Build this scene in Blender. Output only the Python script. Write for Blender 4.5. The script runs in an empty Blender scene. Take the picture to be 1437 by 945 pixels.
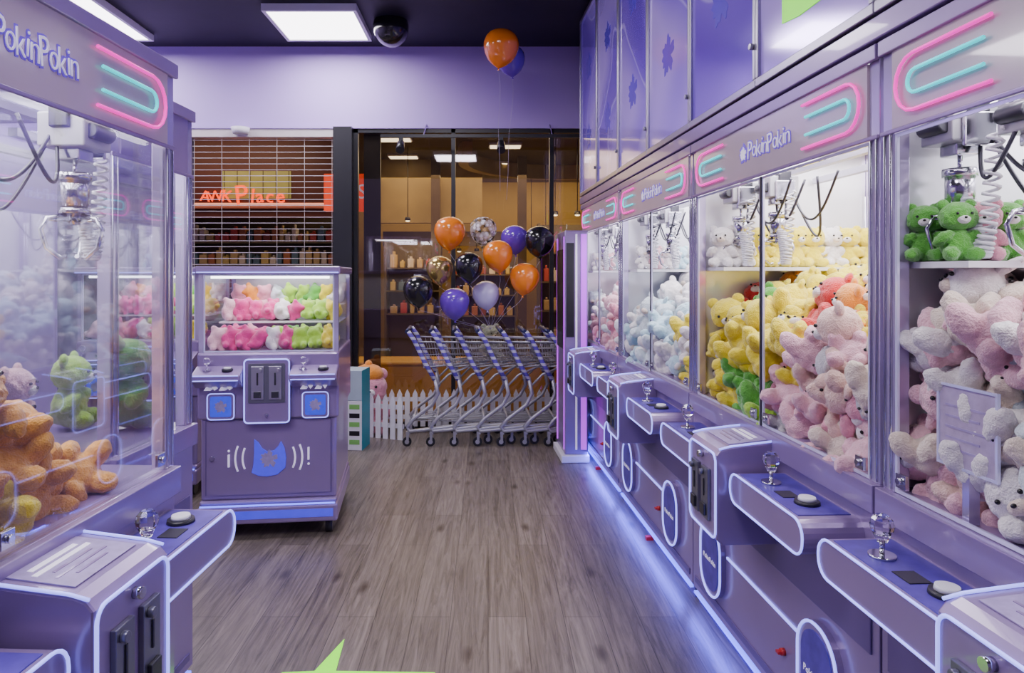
import bpy,bmesh,math,random
from mathutils import Vector,Matrix,Euler
random.seed(7)
scene=bpy.context.scene
COL=scene.collection
pi=math.pi
# ------------------------------------------------------------ materials
def mat(name,col,rough=.5,metal=0,emit=None,es=0,nz=.12,ns=6,bump=0,bs=60,coat=0,sheen=0,trans=0):
    m=bpy.data.materials.new(name);m.use_nodes=True
    nt=m.node_tree;N=nt.nodes;L=nt.links
    p=N['Principled BSDF']
    p.inputs['Roughness'].default_value=rough
    p.inputs['Metallic'].default_value=metal
    p.inputs['Coat Weight'].default_value=coat
    p.inputs['Sheen Weight'].default_value=sheen
    p.inputs['Transmission Weight'].default_value=trans
    tc=N.new('ShaderNodeTexCoord')
    n=N.new('ShaderNodeTexNoise');n.inputs['Scale'].default_value=ns;n.inputs['Detail'].default_value=3
    L.new(tc.outputs['Object'],n.inputs['Vector'])
    mx=N.new('ShaderNodeMix');mx.data_type='RGBA'
    c=Vector(col[:3])
    a=c*(1-nz);b=c*(1+nz)
    mx.inputs['A'].default_value=(a.x,a.y,a.z,1);mx.inputs['B'].default_value=(min(b.x,1),min(b.y,1),min(b.z,1),1)
    L.new(n.outputs['Fac'],mx.inputs['Factor']);L.new(mx.outputs['Result'],p.inputs['Base Color'])
    if bump:
        n2=N.new('ShaderNodeTexNoise');n2.inputs['Scale'].default_value=bs;n2.inputs['Detail'].default_value=4
        L.new(tc.outputs['Object'],n2.inputs['Vector'])
        bp=N.new('ShaderNodeBump');bp.inputs['Strength'].default_value=bump;bp.inputs['Distance'].default_value=.02
        L.new(n2.outputs['Fac'],bp.inputs['Height']);L.new(bp.outputs['Normal'],p.inputs['Normal'])
    if emit:
        p.inputs['Emission Color'].default_value=(*emit,1);p.inputs['Emission Strength'].default_value=es
    return m
def glassmat(name,tint=(.96,.97,1),g=.10):
    m=bpy.data.materials.new(name);m.use_nodes=True
    nt=m.node_tree;N=nt.nodes;L=nt.links
    N.remove(N['Principled BSDF'])
    out=N['Material Output']
    t=N.new('ShaderNodeBsdfTransparent');t.inputs[0].default_value=(*tint,1)
    gl=N.new('ShaderNodeBsdfGlossy');gl.inputs['Roughness'].default_value=.02
    gl.inputs['Color'].default_value=(.9,.9,1,1)
    lw=N.new('ShaderNodeLayerWeight');lw.inputs[0].default_value=.25
    mul=N.new('ShaderNodeMath');mul.operation='MULTIPLY_ADD';mul.inputs[1].default_value=g*2.2;mul.inputs[2].default_value=g*.35
    L.new(lw.outputs['Fresnel'],mul.inputs[0])
    mx=N.new('ShaderNodeMixShader');L.new(mul.outputs[0],mx.inputs[0]);L.new(t.outputs[0],mx.inputs[1]);L.new(gl.outputs[0],mx.inputs[2])
    L.new(mx.outputs[0],out.inputs['Surface'])
    return m
LIL=mat('lilac_paint',(.29,.205,.41),.28,.3,nz=.06,coat=.4)
LILD=mat('lilac_paint_dark',(.145,.095,.27),.32,.25,nz=.08,coat=.2)
PRINT=mat('console_print',(.08,.05,.34),.3,0,nz=.55,ns=26)
PRINT2=mat('instruction_print',(.34,.27,.50),.4,0,nz=.35,ns=40)
LED=mat('led_white_blue',(.35,.38,1),.4,0,(.26,.28,1),2.1)
LEDB=mat('led_blue',(.15,.2,1),.4,0,(.10,.12,1),3)
PINKN=mat('neon_pink',(1,.03,.5),.4,0,(1,.0,.50),1.35)
CYANN=mat('neon_cyan',(.03,.8,.85),.4,0,(.0,.80,.85),1.1)
MAGL=mat('magenta_light',(.5,.05,.9),.4,0,(.55,.03,.9),1.1)
WHITEL=mat('white_lamp',(1,1,1),.4,0,(1,.97,.98),7)
TUBEL=mat('tube_lamp',(1,1,1),.4,0,(.93,.95,1),6)
HEAD=mat('header_acrylic',(.47,.38,.45),.16,0,(.55,.42,.52),.07,nz=.08,coat=.6)
PALE=mat('pale_panel',(.78,.78,.82),.18,.35,nz=.12,ns=5)
CHROME=mat('chrome',(.62,.62,.68),.16,1,nz=.05)
STEEL=mat('grey_steel',(.40,.38,.46),.30,.8,nz=.08)
HOUS=mat('grey_housing',(.42,.42,.46),.35,.2,nz=.1)
ACRY=mat('acrylic_post',(.52,.44,.66),.10,.5,nz=.25,ns=3,coat=.6)
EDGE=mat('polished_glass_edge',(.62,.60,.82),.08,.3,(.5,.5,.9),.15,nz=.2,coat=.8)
BLK=mat('black_plastic',(.015,.015,.02),.35,nz=.1)
DARKG=mat('dark_metal',(.07,.07,.085),.32,.7,nz=.1)
GREYM=mat('grey_coin_plate',(.20,.20,.25),.3,.7,nz=.15)
WHT=mat('white_plastic',(.75,.75,.8),.35,nz=.04)
CRYST=mat('crystal_knob',(.93,.93,1),.04,0,nz=.02,trans=1)
PURP=mat('purple_letter',(.13,.06,.52),.35,0,(.13,.05,.6),.5)
WLET=mat('white_letter',(.85,.82,.95),.35,0,(.75,.7,1),.4)
EMB=mat('blue_emblem',(.06,.05,.6),.35,0,(.06,.05,.8),.7,nz=.5,ns=25)
GLASSL=glassmat('cabinet_glass_clear',tint=(.985,.985,1),g=.09)
GLASS=GLASSL
SHOPG=glassmat('shop_glass',(.84,.79,.72),g=.20)
RED=mat('red_plastic',(.45,.015,.015),.4)
# ------------------------------------------------------------ builders
CH={}
def reg(o,parent):
    COL.objects.link(o)
    if parent is not None:
        o.parent=parent;CH.setdefault(parent.name,[]).append(o)
def empty(name,label,cat,group=None,parent=None):
    o=bpy.data.objects.new(name,None);o.empty_display_size=.1;reg(o,parent)
    if label:o['label']=label
    if cat:o['category']=cat
    if group:o['group']=group
    return o
def rrect(cx,cz,w,h,r,n=5):
    r=min(r,w/2-1e-4,h/2-1e-4);Q=[]
    def arc(cx_,cz_,a0):
        return [(cx_+r*math.cos(math.radians(a0+90*i/n)),cz_+r*math.sin(math.radians(a0+90*i/n))) for i in range(n+1)]
    Q+=arc(cx+w/2-r,cz+h/2-r,0);Q+=arc(cx-w/2+r,cz+h/2-r,90);Q+=arc(cx-w/2+r,cz-h/2+r,180);Q+=arc(cx+w/2-r,cz-h/2+r,270)
    return Q
class MB:
    def __init__(s):s.bm=bmesh.new();s.mi=0;s.sm=False
    def _t(s,verts,smooth=None):
        sm=s.sm if smooth is None else smooth
        fs={f for v in verts for f in v.link_faces}
        for f in fs:f.material_index=s.mi;f.smooth=sm
    def box(s,x0,x1,y0,y1,z0,z1,rot=None,piv=None):
        M=Matrix.Translation(((x0+x1)/2,(y0+y1)/2,(z0+z1)/2))@Matrix.Diagonal((abs(x1-x0),abs(y1-y0),abs(z1-z0),1))
        if rot:
            pv=Matrix.Translation(piv or ((x0+x1)/2,(y0+y1)/2,(z0+z1)/2))
            M=pv@Euler(rot).to_matrix().to_4x4()@pv.inverted()@M
        r=bmesh.ops.create_cube(s.bm,size=1,matrix=M);s._t(r['verts'],False);return s
    def ring(s,x0,x1,y0,y1,z0,z1,w):
        o=[s.bm.verts.new((x,y,z)) for y in (y0,y1) for x,z in ((x0,z0),(x1,z0),(x1,z1),(x0,z1))]
        i=[s.bm.verts.new((x,y,z)) for y in (y0,y1) for x,z in ((x0+w,z0+w),(x1-w,z0+w),(x1-w,z1-w),(x0+w,z1-w))]
        fs=[]
        for k in range(4):
            k2=(k+1)%4
            fs.append(s.bm.faces.new((o[k],o[k2],i[k2],i[k])));fs.append(s.bm.faces.new((o[4+k],i[4+k],i[4+k2],o[4+k2])))
            fs.append(s.bm.faces.new((o[k],o[4+k],o[4+k2],o[k2])));fs.append(s.bm.faces.new((i[k],i[k2],i[4+k2],i[4+k])))
        for f in fs:f.material_index=s.mi
        bmesh.ops.recalc_face_normals(s.bm,faces=fs);return s
    def cyl(s,p0,p1,r0,r1=None,seg=16):
        p0=Vector(p0);p1=Vector(p1);d=p1-p0
        if r1 is None:r1=r0
        M=Matrix.Translation((p0+p1)/2)@d.to_track_quat('Z','Y').to_matrix().to_4x4()
        r=bmesh.ops.create_cone(s.bm,cap_ends=True,segments=seg,radius1=r0,radius2=r1,depth=d.length,matrix=M)
        s._t(r['verts'],False)
        for v in r['verts']:
            for f in v.link_faces:
                if len(f.verts)==4:f.smooth=True
        return s
    def ball(s,c,r,seg=16,rot=(0,0,0),smooth=True):
        if not hasattr(r,'__len__'):r=(r,r,r)
        M=Matrix.Translation(c)@Euler(rot).to_matrix().to_4x4()@Matrix.Diagonal((*r,1))
        q=bmesh.ops.create_uvsphere(s.bm,u_segments=seg,v_segments=max(6,seg*2//3),radius=1,matrix=M)
        s._t(q['verts'],smooth);return s
    def tube(s,pts,r,seg=6,closed=False):
        pts=[Vector(p) for p in pts];n=len(pts);rings=[];nv=None
        for i,p in enumerate(pts):
            if closed:t=(pts[(i+1)%n]-pts[i-1])
            else:t=pts[min(i+1,n-1)]-pts[max(i-1,0)]
            t.normalize()
            if nv is None:
                nv=t.orthogonal().normalized()
            else:
                nv=nv-t*nv.dot(t)
                if nv.length<1e-6:nv=t.orthogonal()
                nv.normalize()
            b=t.cross(nv)
            rings.append([s.bm.verts.new(p+nv*r*math.cos(2*pi*k/seg)+b*r*math.sin(2*pi*k/seg)) for k in range(seg)])
        m=n if closed else n-1
        for i in range(m):
            A=rings[i];B=rings[(i+1)%n]
            for k in range(seg):
                f=s.bm.faces.new((A[k],A[(k+1)%seg],B[(k+1)%seg],B[k]));f.material_index=s.mi;f.smooth=True
        if not closed:
            for R in (rings[0][::-1],rings[-1]):
                f=s.bm.faces.new(R);f.material_index=s.mi
        return s
    def prism(s,pts,a,b,ax='y'):
        def P(p,h):
            if ax=='y':return (p[0],h,p[1])
            if ax=='x':return (h,p[0],p[1])
            return (p[0],p[1],h)
        A=[s.bm.verts.new(P(p,a)) for p in pts];B=[s.bm.verts.new(P(p,b)) for p in pts];n=len(pts)
        fs=[s.bm.faces.new(A),s.bm.faces.new(B[::-1])]
        for i in range(n):fs.append(s.bm.faces.new((A[i],B[i],B[(i+1)%n],A[(i+1)%n])))
        for f in fs:f.material_index=s.mi
        bmesh.ops.recalc_face_normals(s.bm,faces=fs)
        return s
    def lathe(s,prof,c=(0,0,0),seg=20):
        rings=[]
        for (r,z) in prof:
            rings.append([s.bm.verts.new((c[0]+r*math.cos(2*pi*k/seg),c[1]+r*math.sin(2*pi*k/seg),c[2]+z)) for k in range(seg)])
        fs=[]
        for i in range(len(rings)-1):
            A=rings[i];B=rings[i+1]
            for k in range(seg):
                f=s.bm.faces.new((A[k],A[(k+1)%seg],B[(k+1)%seg],B[k]));f.material_index=s.mi;f.smooth=True;fs.append(f)
        for R in (rings[0],rings[-1]):
            f=s.bm.faces.new(R);f.material_index=s.mi;fs.append(f)
        bmesh.ops.recalc_face_normals(s.bm,faces=fs)
        return s
    def mesh(s,name,mats):
        me=bpy.data.meshes.new(name);s.bm.to_mesh(me);s.bm.free()
        for m in mats:me.materials.append(m)
        return me
    def obj(s,name,mats,parent=None,bevel=0,label=None,cat=None,kind=None,group=None):
        if not isinstance(mats,(list,tuple)):mats=[mats]
        o=bpy.data.objects.new(name,s.mesh(name,mats));reg(o,parent)
        if bevel:
            b=o.modifiers.new('bevel','BEVEL');b.width=bevel;b.segments=2;b.limit_method='ANGLE';b.angle_limit=.9
        if label:o['label']=label
        if cat:o['category']=cat
        if kind:o['kind']=kind
        if group:o['group']=group
        return o
def dup(o,parent=None):
    n=o.copy();COL.objects.link(n)
    if parent is not None:n.parent=parent;CH.setdefault(parent.name,[]).append(n)
    for c in list(CH.get(o.name,[])):dup(c,n)
    return n
def textmesh(body,size,extrude=.002,offset=0,align='CENTER'):
    cu=bpy.data.curves.new('t','FONT');cu.body=body;cu.size=size;cu.extrude=extrude;cu.align_x=align;cu.align_y='CENTER';cu.offset=offset
    cu.resolution_u=3
    t=bpy.data.objects.new('t',cu);COL.objects.link(t)
    dg=bpy.context.evaluated_depsgraph_get();dg.update()
    me=bpy.data.meshes.new_from_object(t.evaluated_get(dg))
    bpy.data.objects.remove(t);me.materials.clear();return me
def textobj(body,size,m,parent,loc,rot=(pi/2,0,0),name='lettering',offset=0,extrude=.002,align='CENTER',sx=1):
    me=textmesh(body,size,extrude,offset,align);me.materials.append(m)
    o=bpy.data.objects.new(name,me);reg(o,parent);o.location=loc;o.rotation_euler=rot;o.scale=(sx,1,1);return o
def funtext(body,size,m,parent,loc,name,width,offset=0,extrude=.001,seed=3,jit=.8,rot=(pi/2,0,0)):
    adv=[];
    for ch in body:
        w={'i':.45,' ':.55,'P':1.05,'W':1.2}.get(ch,1.0);adv.append(w)
    tot=sum(adv);k=width/tot;x=-width/2
    bm=bmesh.new();rr=random.Random(seed)
    for ch,w in zip(body,adv):
        t=rr.uniform(-1,1);u=rr.uniform(-1,1);sc=1.12 if ch=='P' else 1
        if ch!=' ':
            me=textmesh(ch,size*sc,extrude,offset)
            xs=[v.co.x for v in me.vertices];wd=max(xs)-min(xs);c=(max(xs)+min(xs))/2
            want=k*w*.93+2*max(offset,0);f=min(want/wd,1.15) if ch!='i' else 1
            M=Matrix.Translation((x+k*w/2,u*size*.05*jit,0))@Matrix.Rotation(t*.16*jit,4,'Z')@Matrix.Diagonal((f,1,1,1))@Matrix.Translation((-c,0,0))
            me.transform(M);bm.from_mesh(me);bpy.data.meshes.remove(me)
        x+=k*w
    me=bpy.data.meshes.new(name);bm.to_mesh(me);bm.free();me.materials.append(m)
    o=bpy.data.objects.new(name,me);reg(o,parent);o.location=loc;o.rotation_euler=rot;return o
def area(name,loc,rot,sx,sy,e,col,parent=None):
    l=bpy.data.lights.new(name,'AREA');l.shape='RECTANGLE';l.size=sx;l.size_y=sy;l.energy=e;l.color=col
    o=bpy.data.objects.new(name,l);o.location=loc;o.rotation_euler=rot;reg(o,parent);return o
def splat(cx,cz,r,n=9,amp=.25,seed=1):
    P=[];ph=.8
    for i in range(54):
        a=2*pi*i/54;q=r*(1+amp*math.sin(4.5*2*a+ph)*math.cos(3*a+ph)+amp*.5*math.sin(5*a))
        P.append((cx+q*math.cos(a),cz+q*math.sin(a)))
    return P
# ------------------------------------------------------------ frames
TH=math.atan(45/950)
def row(t,s,side):
    th=TH if side>0 else -TH
    return (t*math.cos(th)-s*math.sin(th),t*math.sin(th)+s*math.cos(th))
TR,TL=1.09,-.984
# ------------------------------------------------------------ room
def fmat():
    m=bpy.data.materials.new('wood_floor');m.use_nodes=True
    nt=m.node_tree;N=nt.nodes;L=nt.links;p=N['Principled BSDF']
    tc=N.new('ShaderNodeTexCoord')
    mp=N.new('ShaderNodeMapping');mp.inputs['Rotation'].default_value=(0,0,pi/2);L.new(tc.outputs['Object'],mp.inputs['Vector'])
    b=N.new('ShaderNodeTexBrick');b.inputs['Scale'].default_value=1;b.inputs['Brick Width'].default_value=1.25;b.inputs['Row Height'].default_value=.165
    b.inputs['Mortar Size'].default_value=.0016;b.inputs['Mortar Smooth'].default_value=.2;b.offset=.37
    b.inputs['Color1'].default_value=(.160,.136,.120,1);b.inputs['Color2'].default_value=(.118,.100,.088,1);b.inputs['Mortar'].default_value=(.045,.038,.036,1)
    L.new(mp.outputs[0],b.inputs['Vector'])
    mp2=N.new('ShaderNodeMapping');mp2.inputs['Scale'].default_value=(16,.9,1);L.new(tc.outputs['Object'],mp2.inputs['Vector'])
    n=N.new('ShaderNodeTexNoise');n.inputs['Scale'].default_value=1.9;n.inputs['Detail'].default_value=8;n.inputs['Roughness'].default_value=.70;n.inputs['Distortion'].default_value=1.6
    L.new(mp2.outputs[0],n.inputs['Vector'])
    cr=N.new('ShaderNodeValToRGB');cr.color_ramp.elements[0].position=.33;cr.color_ramp.elements[0].color=(.44,.42,.41,1);cr.color_ramp.elements[1].position=.66;cr.color_ramp.elements[1].color=(1.45,1.43,1.41,1)
    L.new(n.outputs['Fac'],cr.inputs[0])
    mx=N.new('ShaderNodeMix');mx.data_type='RGBA';mx.blend_type='MULTIPLY';mx.inputs['Factor'].default_value=1
    L.new(b.outputs['Color'],mx.inputs['A']);L.new(cr.outputs[0],mx.inputs['B'])
    mp3=N.new('ShaderNodeMapping');mp3.inputs['Scale'].default_value=(5.8,2.3,1);L.new(tc.outputs['Object'],mp3.inputs['Vector'])
    nd=N.new('ShaderNodeTexNoise');nd.inputs['Scale'].default_value=9;L.new(tc.outputs['Object'],nd.inputs['Vector'])
    va=N.new('ShaderNodeVectorMath');va.operation='MULTIPLY_ADD';L.new(nd.outputs['Color'],va.inputs[0]);va.inputs[1].default_value=(.12,.12,0);L.new(mp3.outputs[0],va.inputs[2])
    v=N.new('ShaderNodeTexVoronoi');v.inputs['Scale'].default_value=1.0;L.new(va.outputs[0],v.inputs['Vector'])
    kr=N.new('ShaderNodeValToRGB');kr.color_ramp.elements[0].position=.04;kr.color_ramp.elements[0].color=(.20,.16,.15,1);kr.color_ramp.elements[1].position=.19;kr.color_ramp.elements[1].color=(1,1,1,1)
    L.new(v.outputs['Distance'],kr.inputs[0])
    m3=N.new('ShaderNodeMix');m3.data_type='RGBA';m3.blend_type='MULTIPLY';m3.inputs['Factor'].default_value=.9
    L.new(mx.outputs['Result'],m3.inputs['A']);L.new(kr.outputs[0],m3.inputs['B']);L.new(m3.outputs['Result'],p.inputs['Base Color'])
    p.inputs['Roughness'].default_value=.34
    bp=N.new('ShaderNodeBump');bp.inputs['Strength'].default_value=.2;bp.inputs['Distance'].default_value=.004;L.new(n.outputs['Fac'],bp.inputs['Height']);L.new(bp.outputs[0],p.inputs['Normal'])
    return m
FLOOR=fmat()
WALLP=mat('purple_wall_paint',(.47,.33,.75),.6,nz=.04,ns=1.5)
WALLD=mat('dark_wall_paint',(.10,.08,.16),.7)
CEIL=mat('dark_ceiling_paint',(.010,.009,.022),.6,nz=.3)
S='structure'
MB().box(-4.2,3.2,-2.5,6.7,-.06,0).obj('floor',FLOOR,kind=S)
MB().box(-4.2,3.2,-2.5,6.7,3.72,3.8).obj('ceiling',CEIL,kind=S)
MB().box(-4.3,-4.2,-2.5,6.7,0,3.72).obj('wall_left',WALLP,kind=S)
MB().box(-4.2,3.2,6.6,6.72,2.92,3.72).box(-4.2,3.2,6.585,6.6,2.92,2.95).obj('wall_back',WALLP,kind=S)
MB().box(-1.49,-1.31,6.5,6.72,0,2.92).obj('wall_column',BLK,kind=S)
MB().box(-4.2,-2.92,6.6,6.72,0,2.92).obj('wall_back_side',WALLD,kind=S)
def rowobj(o):
    o.rotation_euler=(0,0,TH);o.location=(*row(TR,0,1),0);return o
rowobj(MB().box(.012,.5,.30,5.86,2.17,3.72).obj('wall_right_bulkhead',LILD,kind=S))
rowobj(MB().box(-.012,.03,.25,5.86,2.105,2.165).obj('trim_1',LIL,kind=S,bevel=.004))
rowobj(MB().box(.95,1.03,-1,6.5,0,3.72).obj('wall_right',WALLP,kind=S))
b=MB();b.box(-1.31,1.9,6.62,6.635,.06,2.9);b.obj('window_1',SHOPG,kind=S)
b=MB()
for x in (-1.29,-.34,.62,1.55):b.box(x-.02,x+.02,6.6,6.66,0,2.92)
b.box(-1.31,1.9,6.6,6.66,0,.06);b.box(-1.31,1.9,6.6,6.66,2.88,2.92)
b.obj('trim_2',BLK,kind=S)
MB().box(-1.225,-1.06,6.67,6.70,0,2.88).obj('trim_3',BLK,kind=S)
b=MB()
z=.03
while z<2.85:
    b.box(-2.9,-1.5,6.638,6.642,z-.0026,z+.0026);z+=.058
for i in range(6):
    x=-2.88+i*.27;b.box(x-.0015,x+.0015,6.634,6.638,.0,2.86)
b.box(-2.92,-1.49,6.6,6.7,2.84,2.92)
b.obj('roller_shutter',mat('shutter_metal',(.58,.53,.54),.4,.3),label='silver metal grille roller shutter closing the shop front',cat='shutter')
r=empty('track_light','black track rail with two spotlights above the window','track light')
MB().box(-1.0,.95,6.28,6.31,2.77,2.80).obj('rail',BLK,r)
for x in (-.81,.12):
    MB().box(x-.02,x+.02,6.28,6.31,2.70,2.77).cyl((x,6.3,2.72),(x,6.22,2.64),.035,.04,14).obj('spot_head',BLK,r)
for x in (-.6,.6):MB().cyl((x,6.3,2.79),(x,6.595,2.955),.006,seg=8).obj('wall_bracket',LILD,r)
MB().cyl((-2.4,6.56,2.92),(-2.4,6.56,2.86),.09,.07,20).box(-2.43,-2.37,6.56,6.585,2.87,2.93).obj('sensor_box',WHT,label='small white sensor fixed below the purple wall beam',cat='sensor')
def cpan(x0,x1,y0,y1):
    r=empty('ceiling_light','square white LED panel lamp mounted on the dark ceiling','ceiling light',group='ceiling panel lamps')
    cx,cy=(x0+x1)/2,(y0+y1)/2;r.location=(cx,cy,3.66)
    w,h=(x1-x0)/2,(y1-y0)/2
    b=MB();b.box(-w,w,-h,-h+.03,0,.058);b.box(-w,w,h-.03,h,0,.058);b.box(-w,-w+.03,-h+.03,h-.03,0,.058);b.box(w-.03,w,-h+.03,h-.03,0,.058)
    b.obj('lamp_frame',WHT,r)
    MB().box(-w+.03,w-.03,-h+.03,h-.03,.01,.03).obj('diffuser',WHITEL,r)
    area('lamp',(0,0,-.01),(0,0,0),2*w-.06,2*h-.06,40,(.95,.88,1),r)
cpan(-1.86,-1.08,5.54,6.28);cpan(-3.85,-3.1,5.3,6.28)
for y in (.3,3.0):  # unseen panels added to light the front of the room
    cpan(-1.0,-.2,y,y+.75)
cpan(-3.3,-2.5,3.0,3.75)  # one more out-of-view panel added for its light
# ------------------------------------------------------------ claw machine
def crane(parent,x,y):
    c=empty('crane',None,None,parent=parent);c.location=(x,y,0)
    b=MB();b.box(-.055,.055,-.06,.06,1.815,1.90);b.mi=1;b.box(-.065,.065,-.025,.025,1.86,1.92);b.cyl((-.04,-.065,1.855),(.04,-.065,1.855),.020,seg=12);b.mi=2;b.box(.056,.068,-.04,.04,1.80,1.88);b.box(-.03,.03,-.03,.03,1.785,1.815)
    b.obj('carriage',[HOUS,DARKG,CHROME],c,bevel=.004)
    b=MB();P=[]
    K=240
    for i in range(K):
        a=i/(K-1)
        cx=.11-.085*a;cz=1.83-.29*math.sin(a*pi) if a<.5 else 1.54+(a-.5)*2*.14
        P.append((cx+.016*math.cos(a*2*pi*34),.016*math.sin(a*2*pi*34),cz))
    b.tube(P,.0045,4);b.obj('coil_cable',WHT,c)
    b=MB();b.cyl((0,0,1.74),(0,0,1.79),.006,seg=6)
    b.cyl((0,0,1.67),(0,0,1.745),.032,seg=16);b.cyl((0,0,1.735),(0,0,1.755),.038,seg=16);b.cyl((0,0,1.652),(0,0,1.67),.038,.028,16);b.cyl((0,0,1.625),(0,0,1.655),.013,seg=10)
    b.obj('claw_motor',CHROME,c)
    for k in range(3):
        a=k*2*pi/3+.4;ca,sa=math.cos(a),math.sin(a)
        pr=[(.02,1.648),(.062,1.638),(.076,1.61),(.064,1.565),(.034,1.54),(.020,1.546)]
        MB().tube([(ca*r_,sa*r_,z_) for r_,z_ in pr],.0058,6).tube([(ca*.012,sa*.012,1.632),(ca*.06,sa*.06,1.635)],.004,5).obj('prong',CHROME,c)
    sg=1 if x<0 else -1
    for (ln,dp,dy) in ((.36,.16,.0),(.22,.22,.06),(.13,.15,-.04)):
        P=[]
        for i in range(24):
            a=i/23;P.append((sg*(.03+ln*a),dy*math.sin(a*pi)+.03,1.87-dp*math.sin(a*pi)))
        MB().tube(P,.0048,6).obj('power_cable',DARKG,c)
    return c
def machine(W=1.37,double=True,left='panel',right='glass',shelf=True,glass=None,logo=True,tray=True,lamp=32):
    R=empty('claw_machine','lilac claw machine with lit consoles, glass cabinet and neon header','claw machine')
    D=.85;h=W/2
    b=MB();b.box(-h,h,0,D,.07,.955);b.mi=1;b.box(-h+.03,h-.03,-.006,0,.50,.70);b.box(-h+.03,h-.03,-.005,0,.10,.13)
    b.mi=0
    b.box(-h,h,-.02,.0,.88,.955)
    b.obj('base_cabinet',[LIL,LILD],R,bevel=.006)
    MB().box(-h+.02,h-.02,.02,.05,.0,.07).obj('kick_plate',LILD,R)
    MB().box(-h+.02,h-.02,-.004,.012,.045,.056).obj('light_strip',LEDB,R)
    for (x,y) in ((-h+.08,.1),(h-.08,.1),(-h+.08,D-.1),(h-.08,D-.1)):
        MB().cyl((x-.015,y,.028),(x+.015,y,.028),.028,seg=14).box(x-.02,x+.02,y-.02,y+.02,.05,.07).obj('caster',DARKG,R)
    for (x,y) in ((-h+.024,.022),(h-.024,.022),(-h+.024,D-.022),(h-.024,D-.022)):
        b=MB();b.box(x-.022,x+.022,y-.02,y+.02,.955,2.06);b.mi=1;b.cyl((x-.012,y-.022,.96),(x-.012,y-.022,1.86),.004,seg=6).cyl((x+.012,y-.022,.96),(x+.012,y-.022,1.86),.004,seg=6)
        b.obj('corner_post',[ACRY,CHROME],R,bevel=.003)
    b=MB();b.box(-h,h,0,D,2.06,2.1);b.box(-h,h,-.012,.0,2.055,2.095);b.box(-h,h,-.006,.0,1.85,1.862);b.obj('top_frame',LIL,R,bevel=.004)
    MB().box(-h+.046,h-.046,-.004,.012,1.862,2.055).obj('header_panel',HEAD if double else LIL,R)
    def C(x0,x1,zc,hh):
        r_=hh/2*.95;sg=1 if x1>x0 else -1
        P=[(x0,-.012,zc+hh/2)]
        for i in range(9):
            a=pi/2-pi*i/8
            P.append((x1-sg*r_+sg*r_*math.cos(a),-.012,zc+ (hh/2)*math.sin(a)))
        P.append((x0,-.012,zc-hh/2));return P
    if double:
        for xe,sg in ((h-.07,-1),(-h+.07,1)):
            L_=.30
            MB().tube(C(xe+sg*L_,xe,1.958,.135),.0045,6).obj('neon_tube',PINKN,R,label='pink neon tube')
            MB().tube(C(xe+sg*(L_-.02),xe+sg*.045,1.958,.055),.0045,6).obj('neon_tube',CYANN,R,label='cyan neon tube')
    if logo:
        funtext('PokinPokin',.084,PURP,R,(.07,-.0045,1.955),'logo_outline',.32,offset=.0035)
        funtext('PokinPokin',.084,WLET,R,(.07,-.0065,1.955),'logo_lettering',.32,offset=-.0012,extrude=.0012)
        MB().prism(splat(-.13,1.955,.034,amp=.2),-.0055,-.004).obj('logo_emblem',PURP,R)
        MB().prism(splat(-.13,1.953,.022,amp=.25),-.0075,-.0055).obj('logo_emblem',WLET,R)
    if glass is None:  # only the rim is built; no pane, so the toys stay visible
        if double:
            for x0,x1 in ((-h+.046,-.006),(.006,h-.046)):MB().ring(x0,x1,.004,.010,.957,1.85,.009).obj('front_pane_or_rim',EDGE,R,label='polished bright glass edge with the pane left out')
        else:MB().ring(-h+.046,h-.046,.004,.010,.957,1.85,.009).obj('front_pane_or_rim',EDGE,R)
    elif double:
        MB().box(-h+.046,-.006,.004,.010,.957,1.85).obj('front_pane_or_rim',glass,R);MB().box(.006,h-.046,.004,.010,.957,1.85).obj('front_pane_or_rim',glass,R)
    else:
        MB().box(-h+.046,h-.046,.004,.010,.957,1.85).obj('front_pane_or_rim',glass,R)
    if double:
        MB().box(-.005,.005,.0,.014,.957,1.85).obj('glass_seam',DARKG,R)
        for x in (-.05,.05,-h+.08,h-.08):
            MB().box(x-.018,x+.018,-.006,.003,.975,1.01).cyl((x,-.014,.993),(x,-.006,.993),.009,seg=12).obj('glass_lock',CHROME,R,bevel=.001)
    for sd,x in ((left,-h+.006),(right,h-.006)):
        if sd=='glass':MB().box(x-.003,x+.003,.045,D-.045,.957,2.06).obj('side_glass',GLASS,R)
        elif sd=='panel':MB().box(x-.004,x+.004,.045,D-.045,.957,2.06).obj('side_panel',PALE,R)
    MB().box(-h+.046,h-.046,D-.012,D-.004,.957,2.06).obj('back_panel',PALE,R)
    MB().box(-h+.1,h-.1,.06,.085,2.025,2.05).obj('light_tube',TUBEL,R)
    if tray:MB().box(-h+.05,h-.05,.30,D-.02,.957,1.25).obj('raised_tray',WHT,R)
    area('cabinet_lamp',(0,.42,2.05),(0,0,0),W-.2,.6,(lamp if double else lamp*.4),(1,.96,1),R)
    for y in (.32,.56):MB().box(-h+.03,h-.03,y-.015,y+.015,1.915,1.94).obj('crane_rail',STEEL,R)
    if shelf:
        MB().box(-h+.012,-h+.23,.05,D-.05,1.515,1.53).obj('shelf',WHT,R)
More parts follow.
